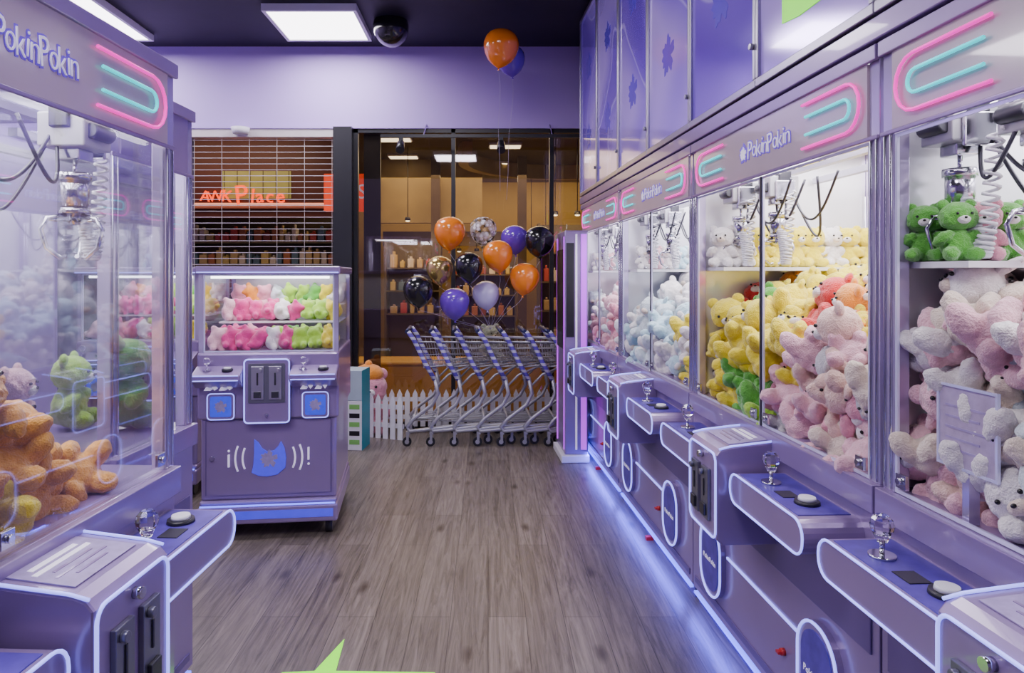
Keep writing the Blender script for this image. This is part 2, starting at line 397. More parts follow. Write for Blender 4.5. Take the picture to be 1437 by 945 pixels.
    def console(cx,cw=.48):
        K=empty('control_console',None,None,parent=R)
        b=MB();b.prism(rrect(cx,.79,cw,.10,.045),-.17,0);b.obj('console_body',LIL,K)
        MB().tube([(p[0],-.171,p[1]) for p in rrect(cx,.79,cw-.005,.098,.044)],.0037,6,True).obj('light_strip',LED,K)
        MB().box(cx-cw/2+.05,cx+cw/2-.05,-.158,-.01,.840,.8425).obj('printed_plate',PRINT,K)
        b=MB();x,y=cx-.09,-.10
        b.mi=1;b.cyl((x,y,.842),(x,y,.849),.030,seg=20).cyl((x,y,.849),(x,y,.885),.006,seg=10);b.mi=0
        b.ball((x,y,.917),.027,9,smooth=False).cyl((x,y,.878),(x,y,.897),.012,.02,9)
        b.obj('joystick',[CRYST,CHROME],K,label='faceted crystal ball joystick')
        b=MB();x,y=cx+.1,-.085
        b.cyl((x,y,.842),(x,y,.852),.036,.034,24);b.mi=1;b.cyl((x,y,.852),(x,y,.862),.025,.023,24);b.obj('push_button',[BLK,WHT],K)
        MB().box(cx-.01,cx+.05,-.13,-.08,.8425,.8445).obj('display_window',BLK,K)
    def coin(cx):
        K=empty('coin_module',None,None,parent=R)
        b=MB();pr=[(-.21,.60),(-.21,.885),(-.195,.903),(-.17,.912),(0,.930),(0,.58),(-.19,.58)]
        b.prism(pr,cx-.13,cx+.13,'x');b.obj('module_body',LIL,K,bevel=.006)
        MB().tube([(p[0],-.212,p[1]) for p in rrect(cx,.743,.25,.29,.03)],.004,6,True).obj('light_strip',LED,K)
        for sx in (-.128,.128):
            MB().tube([(cx+sx,-.2,.906),(cx+sx,-.16,.916),(cx+sx,-.005,.933)],.0035,6).obj('light_strip',LED,K)
        an=math.atan(.018/.17)
        MB().box(cx-.10,cx+.10,-.155,-.02,.9215,.924,rot=(an,0,0)).obj('instruction_plate',PRINT2,K)
        for k,(w_,h_) in enumerate(((.07,.006),(.085,.006),(.06,.003),(.08,.003),(.05,.003))):
            yy=-.045-k*.02
            zz=.9228+(yy+.0875)*math.tan(an)+.0012
            MB().box(cx-w_,cx+w_*.9,yy-h_,yy+h_,zz,zz+.0012,rot=(an,0,0)).obj('text_line',LIL if k>1 else WLET,K)
        for x in (cx-.05,cx+.045):
            b=MB();b.box(x-.032,x+.032,-.222,-.21,.645,.825);b.mi=1;b.box(x-.004,x+.004,-.226,-.222,.725,.785);b.box(x-.02,x+.02,-.232,-.222,.66,.70)
            b.mi=0;b.cyl((x-.012,-.235,.805),(x-.012,-.222,.805),.011,seg=14)
            b.obj('coin_slot',[GREYM,DARKG],K,bevel=.003)
        MB().cyl((cx+.0,-.228,.86),(cx,-.21,.86),.012,seg=14).obj('lock',CHROME,K)
    if double:
        console(-.385);console(.385);coin(0)
        for x in (-.42,.42):
            K=empty('prize_door',None,None,parent=R)
            b=MB();b.prism(rrect(x,.305,.22,.31,.105,8),-.022,0);b.obj('door_surround',LIL,K)
            MB().prism(rrect(x,.305,.17,.26,.08,8),-.026,-.022).obj('door_flap',PRINT,K)
            MB().tube([(p[0],-.024,p[1]) for p in rrect(x,.305,.215,.305,.102,8)],.005,6,True).obj('light_strip',LED,K)
            textobj('PokinPokin',.03,WLET,K,(x,-.027,.30),extrude=.0005)
        MB().box(-.29,.29,-.006,.0,.356,.364).obj('light_strip',LED,R)
        MB().cyl((.18,-.014,.245),(.18,0,.245),.012,seg=14).box(.17,.19,-.026,-.014,.241,.249).obj('door_key',RED,R,label='red key in a cabinet lock')
        MB().box(-.03,.0,-.02,.02,.0,.02).obj('levelling_foot',RED,R,label='red levelling foot at the floor')
        area('floor_glow',(0,-.03,.07),(math.radians(-30),0,0),W-.1,.03,4.6,(.10,.10,1),R)
    return R
m0=machine()
crane(m0,-.56,.17);crane(m0,-.36,.24)
RM=[]
bounds=[.31,1.69,3.07,4.45]
def place(m,t,sc,side,grp='row of claw machines'):
    x,y=row(t,sc,side);m.location=(x,y,0)
    m.rotation_euler=(0,0,(TH-pi/2) if side>0 else (-TH+pi/2));m['group']=grp
    return m
for i,s0 in enumerate(bounds):
    m=m0 if i==0 else dup(m0,None)
    place(m,TR,s0+.69,1);RM.append(m)
def kids(m,k):return [c for c in CH[m.name] if c.name.startswith(k)]
RM[0]['label']='lilac claw machine filled with pink and white plush toys'
RM[1]['label']='lilac claw machine filled with yellow, green and pink plush toys'
RM[2]['label']='lilac claw machine filled with pale blue plush toys'
RM[3]['label']='lilac claw machine filled with pink plush toys beside the kiosk'
kids(RM[0],'control_console')[0].location.x=-.055
kids(RM[0],'coin_module')[0].location.x=-.07
cr_=[c for c in kids(RM[0],'crane') if not c.name.startswith('crane_rail')]
cr_[0].location=(-.585,.13,0);cr_[1].location=(-.43,.20,0)
def removetree(o):
    for c in CH.get(o.name,[]):removetree(c)
    bpy.data.objects.remove(o)
k=kids(RM[3],'control_console')[0]
CH[RM[3].name].remove(k);removetree(k)
ml=machine(left='none',right='glass',shelf=False,glass=GLASSL,tray=False,lamp=34)
place(ml,TL,1.20,-1,'opposite row of claw machines');ml['label']='lilac claw machine with glass sides and brown plush toys'
kids(ml,'coin_module')[0].location.x=.125
cc=kids(ml,'control_console');cc[0].location.x=.13;cc[1].location.x=.07
for c in kids(ml,'logo_'):
    if 'emblem' in c.name:c.location.x=.09
    else:c.location.x=.135;c.scale.x=.76
crane(ml,.46,.14);crane(ml,.30,.45)
mb_=machine(W=.50,double=False,left='glass',right='glass',shelf=False,glass=GLASSL,logo=False,tray=False,lamp=40)
place(mb_,-1.2,2.18,-1,'opposite row of claw machines');mb_['label']='narrow lilac claw machine with a green plush toy'
# framed notice standing behind the glass of the nearest machine
NB=empty('framed_notice','lilac framed notice standing behind glass among pink plush toys','sign')
NB.location=RM[0].location;NB.rotation_euler=RM[0].rotation_euler
MB().box(-.50,-.335,.016,.022,1.075,1.25).obj('board',mat('notice_board',(.42,.34,.50),.3,nz=.3,ns=40,coat=.4),NB,bevel=.002)
MB().ring(-.505,-.33,.013,.020,1.07,1.255,.006).obj('frame',EDGE,NB)
for i in range(5):MB().box(-.48,-.36-.02*(i%2),.0148,.0158,1.205-.024*i,1.210-.024*i).obj('text_line',PRINT2,NB)
MB().box(-.43,-.41,.016,.04,.957,1.075).obj('stand',ACRY,NB)
# upper mirrored panels
MIR=bpy.data.materials.new('purple_mirror_film');MIR.use_nodes=True
nt=MIR.node_tree;N=nt.nodes;L=nt.links;p=N['Principled BSDF'];p.inputs['Metallic'].default_value=.3;p.inputs['Roughness'].default_value=.12;p.inputs['Coat Weight'].default_value=.5
tc=N.new('ShaderNodeTexCoord')
oi=N.new('ShaderNodeObjectInfo');va=N.new('ShaderNodeVectorMath');L.new(tc.outputs['Object'],va.inputs[0]);L.new(oi.outputs['Location'],va.inputs[1])
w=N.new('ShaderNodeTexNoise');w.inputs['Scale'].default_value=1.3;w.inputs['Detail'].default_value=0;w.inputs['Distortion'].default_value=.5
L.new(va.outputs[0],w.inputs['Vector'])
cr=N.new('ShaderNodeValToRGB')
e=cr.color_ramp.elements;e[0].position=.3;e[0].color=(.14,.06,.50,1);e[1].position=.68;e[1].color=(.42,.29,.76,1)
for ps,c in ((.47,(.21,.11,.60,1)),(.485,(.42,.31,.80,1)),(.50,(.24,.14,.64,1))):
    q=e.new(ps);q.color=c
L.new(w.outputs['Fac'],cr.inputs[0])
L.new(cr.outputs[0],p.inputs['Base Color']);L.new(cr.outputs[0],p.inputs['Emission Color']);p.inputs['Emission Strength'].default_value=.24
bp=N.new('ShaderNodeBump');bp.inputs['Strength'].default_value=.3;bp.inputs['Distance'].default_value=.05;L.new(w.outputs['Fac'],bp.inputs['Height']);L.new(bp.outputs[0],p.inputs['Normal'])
LIME=mat('lime_flat',(.22,.95,.0),.4,0,(.22,1,.0),.75,nz=.02)  # flat self-glowing lime for the painted reflection and the overlay mark
PEMB=mat('panel_emblem_print',(.10,.05,.48),.2,0,(.10,.05,.5),.2,nz=.2,coat=.6)
for i in range(8):
    s0=.31+i*.69
    r=empty('mirror_panel','purple mirrored film panel in a grey metal frame above the machines','panel',group='mirrored panels above the claw machines')
    x,y=row(TR,s0+.345,1);r.location=(x,y,0);r.rotation_euler=(0,0,TH-pi/2)
    h=.343
    z0,z1=2.17,3.69
    b=MB();b.box(-h,h,-.02,.01,z0,z0+.03);b.box(-h,h,-.02,.01,z1-.03,z1);b.box(-h,-h+.02,-.02,.01,z0+.03,z1-.03);b.box(h-.02,h,-.02,.01,z0+.03,z1-.03)
    b.cyl((h-.011,-.02,2.32),(h-.011,-.035,2.32),.012,seg=10)
    b.obj('panel_frame',STEEL,r,bevel=.003)
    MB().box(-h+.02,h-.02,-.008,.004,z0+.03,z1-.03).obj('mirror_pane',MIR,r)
    for q_,(ex,ez) in enumerate(((.0,2.62),(.0,3.2))):
        if i==2 and q_==0:continue
        MB().prism(splat(ex,ez,.085,amp=.3),-.0095,-.008).obj('printed_emblem',PEMB,r)
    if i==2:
        r['label']='purple mirrored film panel with a painted lime green reflection'
        MB().prism([(-.16,2.33),(-.05,2.315),(.1,2.315),(.2,2.34),(.2,2.50),(-.16,2.50)],-.011,-.008).obj('painted_lime_reflection',LIME,r)  # lime reflection painted on the pane as a flat glowing patch
# ------------------------------------------------------------ plush toys
def plushmesh(part):
    b=MB();b.sm=True
    if part=='body':
        b.ball((0,0,.085),(.075,.066,.085),16)
        for sx in (-1,1):
            b.ball((sx*.05,-.055,.035),(.038,.062,.038),14,(0,0,sx*.35))
            b.ball((sx*.075,-.028,.115),(.030,.032,.056),12,(.5,sx*-.75,0))
        b.ball((0,.06,.04),.026,10)
        b.ball((0,0,.155),(.045,.04,.03),12)
    if part=='head':
        b.ball((0,-.01,.225),(.088,.074,.074),18);b.ball((-.038,-.025,.208),.048,12);b.ball((.038,-.025,.208),.048,12)
    if part=='mini':
        b.ball((0,0,.05),(.055,.05,.05),14);b.ball((0,-.005,.105),(.050,.045,.044),14)
        for sx in (-1,1):
            b.ball((sx*.038,0,.14),.02,8);b.ball((sx*.03,-.04,.02),(.022,.03,.022),8);b.ball((sx*.05,-.015,.065),(.02,.02,.03),8)
    me=b.mesh('p',[]);o=bpy.data.objects.new('p',me);COL.objects.link(o)
    m=o.modifiers.new('r','REMESH');m.mode='VOXEL';m.voxel_size=.0075 if part!='mini' else .009;m.use_smooth_shade=True
    s_=o.modifiers.new('s','SMOOTH');s_.iterations=4;s_.factor=.6
    if part!='mini':
        tx=bpy.data.textures.new('fur','CLOUDS');tx.noise_scale=.022;tx.noise_depth=1
        d_=o.modifiers.new('d','DISPLACE');d_.texture=tx;d_.strength=.012;d_.mid_level=.5;d_.texture_coords='LOCAL'
    dg=bpy.context.evaluated_depsgraph_get();dg.update();me2=bpy.data.meshes.new_from_object(o.evaluated_get(dg));bpy.data.objects.remove(o)
    for f in me2.polygons:f.use_smooth=True
    return me2
PAL={}
for n,c in dict(pink=(.82,.48,.55),rose=(.80,.34,.44),white=(.84,.80,.80),cream=(.82,.70,.58),beige=(.80,.55,.47),yellow=(.88,.71,.02),
    green=(.10,.42,.04),grey=(.58,.58,.61),blue=(.52,.73,.82),brown=(.78,.36,.04),mint=(.32,.64,.44),red=(.65,.03,.03),orange=(.88,.30,.02),lime=(.36,.68,.04),lilac=(.5,.4,.75),magenta=(.74,.04,.26),pale=(.66,.76,.80)).items():
    PAL[n]=mat('plush_'+n,c,.9,nz=.2 if n!='brown' else .38,ns=45,bump=.5,bs=170,sheen=.5)
EYE=mat('toy_eye',(.01,.01,.01),.1)
bodyM=plushmesh('body');headM=plushmesh('head');miniM=plushmesh('mini')
def small(fn,name):
    b=MB();b.sm=True;fn(b);return b.mesh(name,[])
earR=small(lambda b:b.ball((0,0,0),(.03,.016,.03),12),'ear')
earL_=small(lambda b:b.ball((0,0,.03),(.022,.014,.055),12),'ear')
muz=small(lambda b:(b.ball((0,-.074,.205),(.030,.022,.022),12)),'muzzle')
nose=small(lambda b:b.ball((0,-.095,.214),(.008,.006,.006),8),'nose')
eyeM=small(lambda b:b.ball((0,0,0),.007,8),'eye')
for me in (bodyM,headM,miniM,earR,earL_,muz,nose,eyeM):
    me.materials.clear();me.materials.append(PAL['white'])
def setm(o,m):
    o.material_slots[0].link='OBJECT';o.material_slots[0].material=m
NM=dict(pale='pale blue',blue='light blue',mint='mint green')
def plush(loc,col,size=1,rot=(0,0,0),kind='bear',col2=None,group=None,frame=None,label=None,small_=False):
    M=PAL[col];M2=PAL[col2 or ('white' if col not in('white','pale') else 'cream')]
    name='plush_rabbit' if kind=='rabbit' else 'plush_bear'
    o=bpy.data.objects.new(name,bodyM);COL.objects.link(o);setm(o,M)
    def ch(n,me,l=(0,0,0),r=(0,0,0),m=M,par=o):
        c=bpy.data.objects.new(n,me);COL.objects.link(c);c.parent=par;c.location=l;c.rotation_euler=r;setm(c,m);return c
    hd=ch('head',headM)
    for sx in (-1,1):
        if kind=='rabbit':ch('ear',earL_,(sx*.04,.01,.275),(-.5,sx*random.uniform(.3,1.4),0),M,hd)
        else:ch('ear',earR,(sx*.062,-.0,.283),(0,0,0),M,hd)
        if not small_:ch('eye',eyeM,(sx*.032,-.083,.235),(0,0,0),EYE,hd)
    ch('muzzle',muz,m=M2,par=hd)
    if not small_:ch('nose',nose,m=EYE,par=hd)
    mt=Matrix.Translation(loc)@Euler(rot).to_matrix().to_4x4()@Matrix.Diagonal((size,size,size,1))
    if frame is not None:mt=frame@mt
    o.matrix_world=mt
    o['label']=label or f"{NM.get(col,col)} plush {'rabbit with long ears' if kind=='rabbit' else 'bear with round ears'} among toys behind glass"
    o['category']='plush toy'
    if group:o['group']=group
    return o
def mframe(m):return Matrix.Translation(m.location)@m.rotation_euler.to_matrix().to_4x4()
def fill(m,colfn,xr,group='',small_=False,size=.84,step=.118,lay=()):
    F=mframe(m);x=xr[0];k=0
    while x<=xr[1]:
        for j,(y,zs) in enumerate(lay):
            for q,z in enumerate(zs):
                kx=x+random.uniform(-.025,.025)+(.5*step if (q+j)%2 else 0);ky=y+random.uniform(-.005,.03)
                kx=max(-.605,min(.60,kx))
                c,kd=colfn(kx,ky,z)
                rot=(random.uniform(-1.4,.3),random.uniform(-1.0,1.0),random.uniform(-1.1,1.1))
                sz=size*random.uniform(.82,1.14)
                off=Euler(rot).to_matrix()@Vector((0,0,.14*sz))
                L_=Vector((kx,ky+.02,z))-off
                plush(L_,c,sz,rot,kd,group=group,frame=F,small_=small_)
        x+=step;k+=1
rc=random.choice
def c1(x,y,z):
    if z>1.33:return rc(['pink','pink','white','rose','cream','white']),rc(['bear','rabbit'])
    return rc(['pink','cream','white','beige','white','pink','cream','pale','pink','pink']),rc(['bear','rabbit','bear'])
def c2(x,y,z):
    if y<.2:
        if x>-.06:
            if z>1.14 and x<.10:return rc(['yellow','yellow','beige']),'bear'
            if z>1.24 and x<.38:return rc(['yellow','pink','beige','yellow']),'bear'
            return rc(['pink','beige','grey','beige','cream','pink','rose','pink']),rc(['bear','rabbit','bear'])
        if x>-.36 and z<1.16:return rc(['green','green','lime','green']),'bear'
        return rc(['yellow']*9+['orange']),'bear'
    if x>.48:return rc(['beige','rose','yellow','pink']),'bear'
    return rc(['yellow']*10+['orange','red','green']),'bear'
def c3(x,y,z):
    if x>.42:return rc(['yellow','yellow','white']),'bear'
    return rc(['blue','white','pale','pale','blue','white']),rc(['bear','bear','rabbit'])
def c4(x,y,z):return rc(['pink','pale','rose','white','pink']),'bear'
fill(RM[0],c1,(-.605,-.14),group='plush toys in the nearest machine',size=.77,step=.10,lay=((.085,(1.0,1.085,1.17,1.255,1.335,1.40)),(.20,(1.30,1.41)),(.33,(1.43,)),(.46,(1.44,)),(.60,(1.44,)),(.74,(1.44,))))
fill(RM[1],c2,(-.60,.58),group='plush toys in the yellow machine',size=.78,step=.11,lay=((.09,(1.0,1.09,1.18,1.265)),(.21,(1.27,1.36)),(.34,(1.41,)),(.48,(1.43,)),(.63,(1.44,))))
fill(RM[2],c3,(-.60,.58),group='plush toys in the blue machine',small_=True,size=.8,step=.13,lay=((.09,(1.0,1.11,1.22)),(.23,(1.33,)),(.40,(1.41,))))
fill(RM[3],c4,(-.55,.58),group='plush toys in the far machine',small_=True,size=.8,step=.16,lay=((.09,(1.0,1.12,1.23)),(.25,(1.33,))))
for mi,cols,sz,stp,y0 in ((0,['green','green','green','white','green','green','rose','green','white','green','green','white'],.47,.060,.075),(1,['white','white','yellow','yellow','yellow','yellow','white','yellow','yellow'],.60,.082,.08),(2,['white','pink','white','blue','white','white'],.5,.085,.1),(3,['white','pink','blue','white'],.5,.1,.1)):
    F=mframe(RM[mi])
    for x_ in ((-.63,-.55) if mi==0 else (-.595,)):
        for j,c in enumerate(cols):
            if mi==0 and x_>-.6:c=cols[(j+5)%len(cols)]
            plush((x_,y0+j*stp+(.02 if x_>-.6 else 0),1.531),c,sz,(0,0,random.uniform(.9,1.9)),'bear',group='plush toys on the cabinet shelf',frame=F,small_=mi>1,label=f'small {c} plush bear sitting on a white cabinet shelf')
# opposite machine pile
F=mframe(ml)
pts=[]
for x in (-.10,.02,.14,.26,.37,.47):
    top=1.30 if x<.2 else 1.30-(x-.17)*1.0
    for y in (.11,.24,.38):
        z=1.01
        while z<top-.04+.02*(y>.2):
            pts.append((x+random.uniform(-.02,.02),y,z));z+=.10
for (x,y,z) in pts:
    if x>.42 and z<1.05:c=rc(['pink','cream'])
    elif x>.34 and y<.2:c=rc(['brown','pink','brown'])
    else:c=rc(['brown','brown','brown','brown','brown','brown','brown','mint'] if z>1.1 else ['brown','brown','brown','yellow'])
    rot=(random.uniform(-1.5,.5),random.uniform(-1.2,1.2),random.uniform(-1.2,1.2));sz=.74
    L_=Vector((x,y+.02,z))-Euler(rot).to_matrix()@Vector((0,0,.14*sz))
    plush(L_,c,sz,rot,rc(['bear','bear','rabbit']),col2='brown' if c=='brown' else 'cream',group='plush toys in the opposite machine',frame=F)
F=mframe(mb_)
plush((.16,.20,.957),'green',1.05,(0,0,.6),'rabbit',frame=F,label='tall green plush rabbit sitting in a narrow glass cabinet')
plush((.15,.40,.957),'lime',.85,(0,0,.3),'bear',frame=F,label='lime green plush bear sitting in a narrow glass cabinet')
plush((-.06,.45,.957),'pink',.8,(0,0,.3),'bear',frame=F,label='pink plush bear sitting in a narrow glass cabinet')
# ------------------------------------------------------------ mini machines
SCR=mat('screen_blue',(.03,.04,.4),.2,0,(.04,.06,.7),.9,nz=.6,ns=30)
def mini():
    R=empty('mini_claw_machine','compact lilac claw machine on casters with lit coin panel','claw machine',group='compact claw machines')
    b=MB();b.box(-.375,.375,.02,.76,.22,.68);b.obj('base_cabinet',LIL,R,bevel=.01)
    b=MB();b.box(-.385,.385,-.02,.78,.09,.19);b.box(-.38,.38,0,.77,.19,.22);b.obj('plinth',LIL,R,bevel=.012)
    MB().box(-.37,.37,-.024,-.018,.193,.201).obj('light_strip',LEDB,R)
    MB().box(-.36,.36,-.0225,-.02,.12,.165).obj('print_strip',EMB,R)
    MB().box(-.39,.39,.0,.78,.68,1.055).obj('control_panel',LIL,R,bevel=.012)
    for x0,x1 in ((-.39,-.13),(.13,.39)):
        MB().prism([(-.12,.915),(-.12,.945),(0,.985),(0,.86),(-.05,.87)],x0,x1,'x').obj('console_ledge',LIL,R,bevel=.006)
        c=(x0+x1)/2
        for z in (.944,.917):MB().tube([(x0+.01,-.122,z),(x1-.01,-.122,z)],.003).obj('light_strip',LED,R)
        MB().cyl((c-.06,-.06,.96),(c-.06,-.06,.972),.024,seg=14).cyl((c-.06,-.06,.97),(c-.06,-.06,1.0),.007,seg=8).ball((c-.06,-.06,1.018),.02,12).obj('joystick',CRYST,R)
        b=MB();b.cyl((c+.05,-.06,.962),(c+.05,-.06,.975),.03,seg=18);b.mi=1;b.cyl((c+.05,-.06,.975),(c+.05,-.06,.983),.02,seg=16);b.obj('push_button',[BLK,WHT],R)
        cx=c
        MB().prism(rrect(cx,.755,.155,.155,.02),-.008,.0).obj('screen_panel',LIL,R)
        MB().prism(rrect(cx,.755,.115,.115,.012),-.011,-.008).obj('screen',SCR,R)
        MB().prism(splat(cx,.755,.03,amp=.25),-.0125,-.011).obj('screen_emblem',PRINT2,R)
        MB().tube([(p[0],-.009,p[1]) for p in rrect(cx,.755,.145,.145,.02)],.003,6,True).obj('light_strip',LED,R)
        for k in range(4):
            dz=.026*(1 if k%2==0 else -1);xx=cx-.06+k*.04
            MB().prism([(xx-.018,.867-dz/2),(xx+.018,.867-dz/2),(xx,.867+dz/2)],-.058,-.0).obj('arrow_mark',WLET,R)
    MB().prism(rrect(0,.845,.25,.36,.02),-.05,.0).obj('coin_panel',LIL,R)
    MB().tube([(p[0],-.051,p[1]) for p in rrect(0,.845,.245,.355,.02)],.004,6,True).obj('light_strip',LED,R)
    MB().prism(rrect(0,.89,.20,.22,.006),-.056,-.05).obj('coin_plate',GREYM,R)
    for x in (-.048,.048):
        b=MB();b.box(x-.034,x+.034,-.066,-.056,.80,.985);b.mi=1;b.box(x-.02,x+.02,-.072,-.066,.81,.845);b.box(x-.005,x+.005,-.069,-.066,.88,.95);b.mi=0;b.cyl((x+.018,-.078,.965),(x+.018,-.066,.965),.010,seg=12)
        b.obj('coin_slot',[STEEL,DARKG],R,bevel=.003)
    MB().cyl((0,-.062,.71),(0,-.05,.71),.010,seg=12).obj('lock',CHROME,R)
    MB().prism(rrect(0,.46,.69,.42,.015),.012,.022).obj('cabinet_door',LIL,R)
    MB().box(-.347,.347,.009,.0125,.672,.676).box(-.347,-.343,.009,.0125,.25,.676).box(.343,.347,.009,.0125,.25,.676).obj('door_gap',LILD,R)
    MB().cyl((-.31,.0,.46),(-.31,.012,.46),.014,seg=14).obj('lock',CHROME,R)
    P=[(-.07,.385),(-.03,.365),(.02,.36),(.08,.37),(.125,.41),(.13,.47),(.12,.53),(.10,.57),(.085,.54),(.06,.515),(.02,.51),(-.01,.53),(-.03,.565),(-.055,.585),(-.055,.5),(-.06,.43)]
    P=[((x-.03)*.95-.0,(z-.47)*.95+.455) for x,z in P]
    MB().prism(P,.004,.012).obj('logo_badge',EMB,R,bevel=.003)
    MB().prism(splat(.0,.45,.042,amp=.3),.001,.004).obj('badge_mark',PRINT2,R)
    def arc(cx,rad,a0,a1):
        return [(cx+rad*math.cos(a0+(a1-a0)*i/8),.008,.455+rad*math.sin(a0+(a1-a0)*i/8)) for i in range(9)]
    for a in (arc(.0,.145,pi-.42,pi+.42),arc(.0,.145,-.42,.42),arc(.0,.185,pi-.40,pi+.40),arc(.0,.185,-.40,.40)):
        MB().tube(a,.006).obj('sound_mark',WLET,R)
    MB().box(-.225,-.215,.0,.012,.41,.48).ball((-.22,.008,.50),.007,8).obj('sound_mark',WLET,R)
    MB().box(.215,.225,.0,.012,.44,.51).ball((.22,.008,.415),.007,8).obj('sound_mark',WLET,R)
    for x in (-.375,.375):
        for y in (.03,.75):MB().box(x-.012,x+.012,y-.012,y+.012,1.055,1.50).obj('corner_post',ACRY,R)
    MB().box(-.40,.40,-.01,.79,1.50,1.545).obj('roof',LIL,R,bevel=.008)
    MB().box(-.39,.39,-.014,-.01,1.507,1.513).obj('light_strip',LED,R)
    MB().ring(-.362,.362,.025,.03,1.057,1.50,.008).obj('front_pane_or_rim',EDGE,R,label='polished bright glass edge with the pane left out')  # rim of the front pane only, the glass itself is left out
    for x in (-.38,.38):MB().box(x-.002,x+.002,.045,.735,1.057,1.50).obj('side_glass',GLASS,R)
    MB().box(-.362,.362,.745,.75,1.057,1.50).obj('back_panel',PALE,R)
    MB().box(-.36,.36,.33,.74,1.20,1.21).obj('shelf',WHT,R)
    MB().box(-.36,.36,.60,.74,1.30,1.305).obj('shelf',WHT,R)
    MB().box(-.33,.33,.05,.07,1.475,1.49).obj('light_tube',TUBEL,R)
    area('cabinet_lamp',(0,.38,1.49),(0,0,0),.6,.5,5.0,(.98,.93,1),R)
    for x in (-.33,.33):
        for y in (.08,.68):MB().cyl((x-.02,y,.045),(x+.02,y,.045),.045,seg=16).box(x-.03,x+.03,y-.02,y+.02,.07,.095).obj('caster',BLK,R)
    return R
A=mini();B=dup(A)
A.location=(-1.245,3.84,0);A.rotation_euler=(0,0,.115);A['label']='compact lilac claw machine on casters with pink and green toys'
B.location=(-2.33,4.5,0);B.rotation_euler=(0,0,.1)
cols={0:['pink','magenta','magenta','magenta','white','magenta','lime','lime','yellow'],1:['magenta','magenta','rose','magenta','lime','green','lime','lime','yellow']}
for m in (A,B):
    F=mframe(m)
    for r_,(y,z,n) in enumerate([(.12,1.057,9),(.26,1.057,9),(.41,1.21,9),(.52,1.21,9),(.665,1.305,9)]):
        for i in range(n):
            o=bpy.data.objects.new('small_plush_toy',miniM);COL.objects.link(o)
            c=cols[r_%2][i] if r_<4 else ['rose','orange','rose','pale','lime','lime','green','yellow','white'][i]
            setm(o,PAL[c])
            rot=(random.uniform(-.8,.5),random.uniform(-.9,.9),random.uniform(-1,1))
            sz=random.uniform(.8,.95);off=Euler(rot).to_matrix()@Vector((0,0,.07*sz))
            o.matrix_world=F@Matrix.Translation(Vector((-.315+i*.079,y,z+.062))-off)@Euler(rot).to_matrix().to_4x4()@Matrix.Scale(sz,4)
            o['label']=f'small {NM.get(c,c)} plush toy on a shelf of the compact machine';o['category']='plush toy';o['group']='small plush toys in the compact machines'
# ------------------------------------------------------------ kiosk
K=empty('payment_kiosk','tall slim payment kiosk with magenta light strips','kiosk')
MB().box(-.20,.20,0,.19,.06,1.85).obj('kiosk_body',LIL,K,bevel=.01)
MB().box(-.23,.23,-.03,.195,0,.06).obj('base_plate',WHT,K,bevel=.008)
MB().box(-.16,.16,-.008,0,.9,1.7).obj('screen',BLK,K)
MB().box(.2,.204,.012,.075,1.0,1.75).obj('side_panel',BLK,K)
MB().box(.201,.206,.085,.10,.1,1.82).obj('light_strip',WLET,K,label='white light strip')
MB().box(.201,.206,.13,.175,.1,1.82).obj('light_strip',MAGL,K,label='magenta light strip')
for x in (-.19,.17):MB().box(x,x+.02,-.006,0,.1,1.8).obj('light_strip',MAGL,K)
x,y=row(.865,5.56,1);K.location=(x,y,0);K.rotation_euler=(0,0,TH-pi/2)
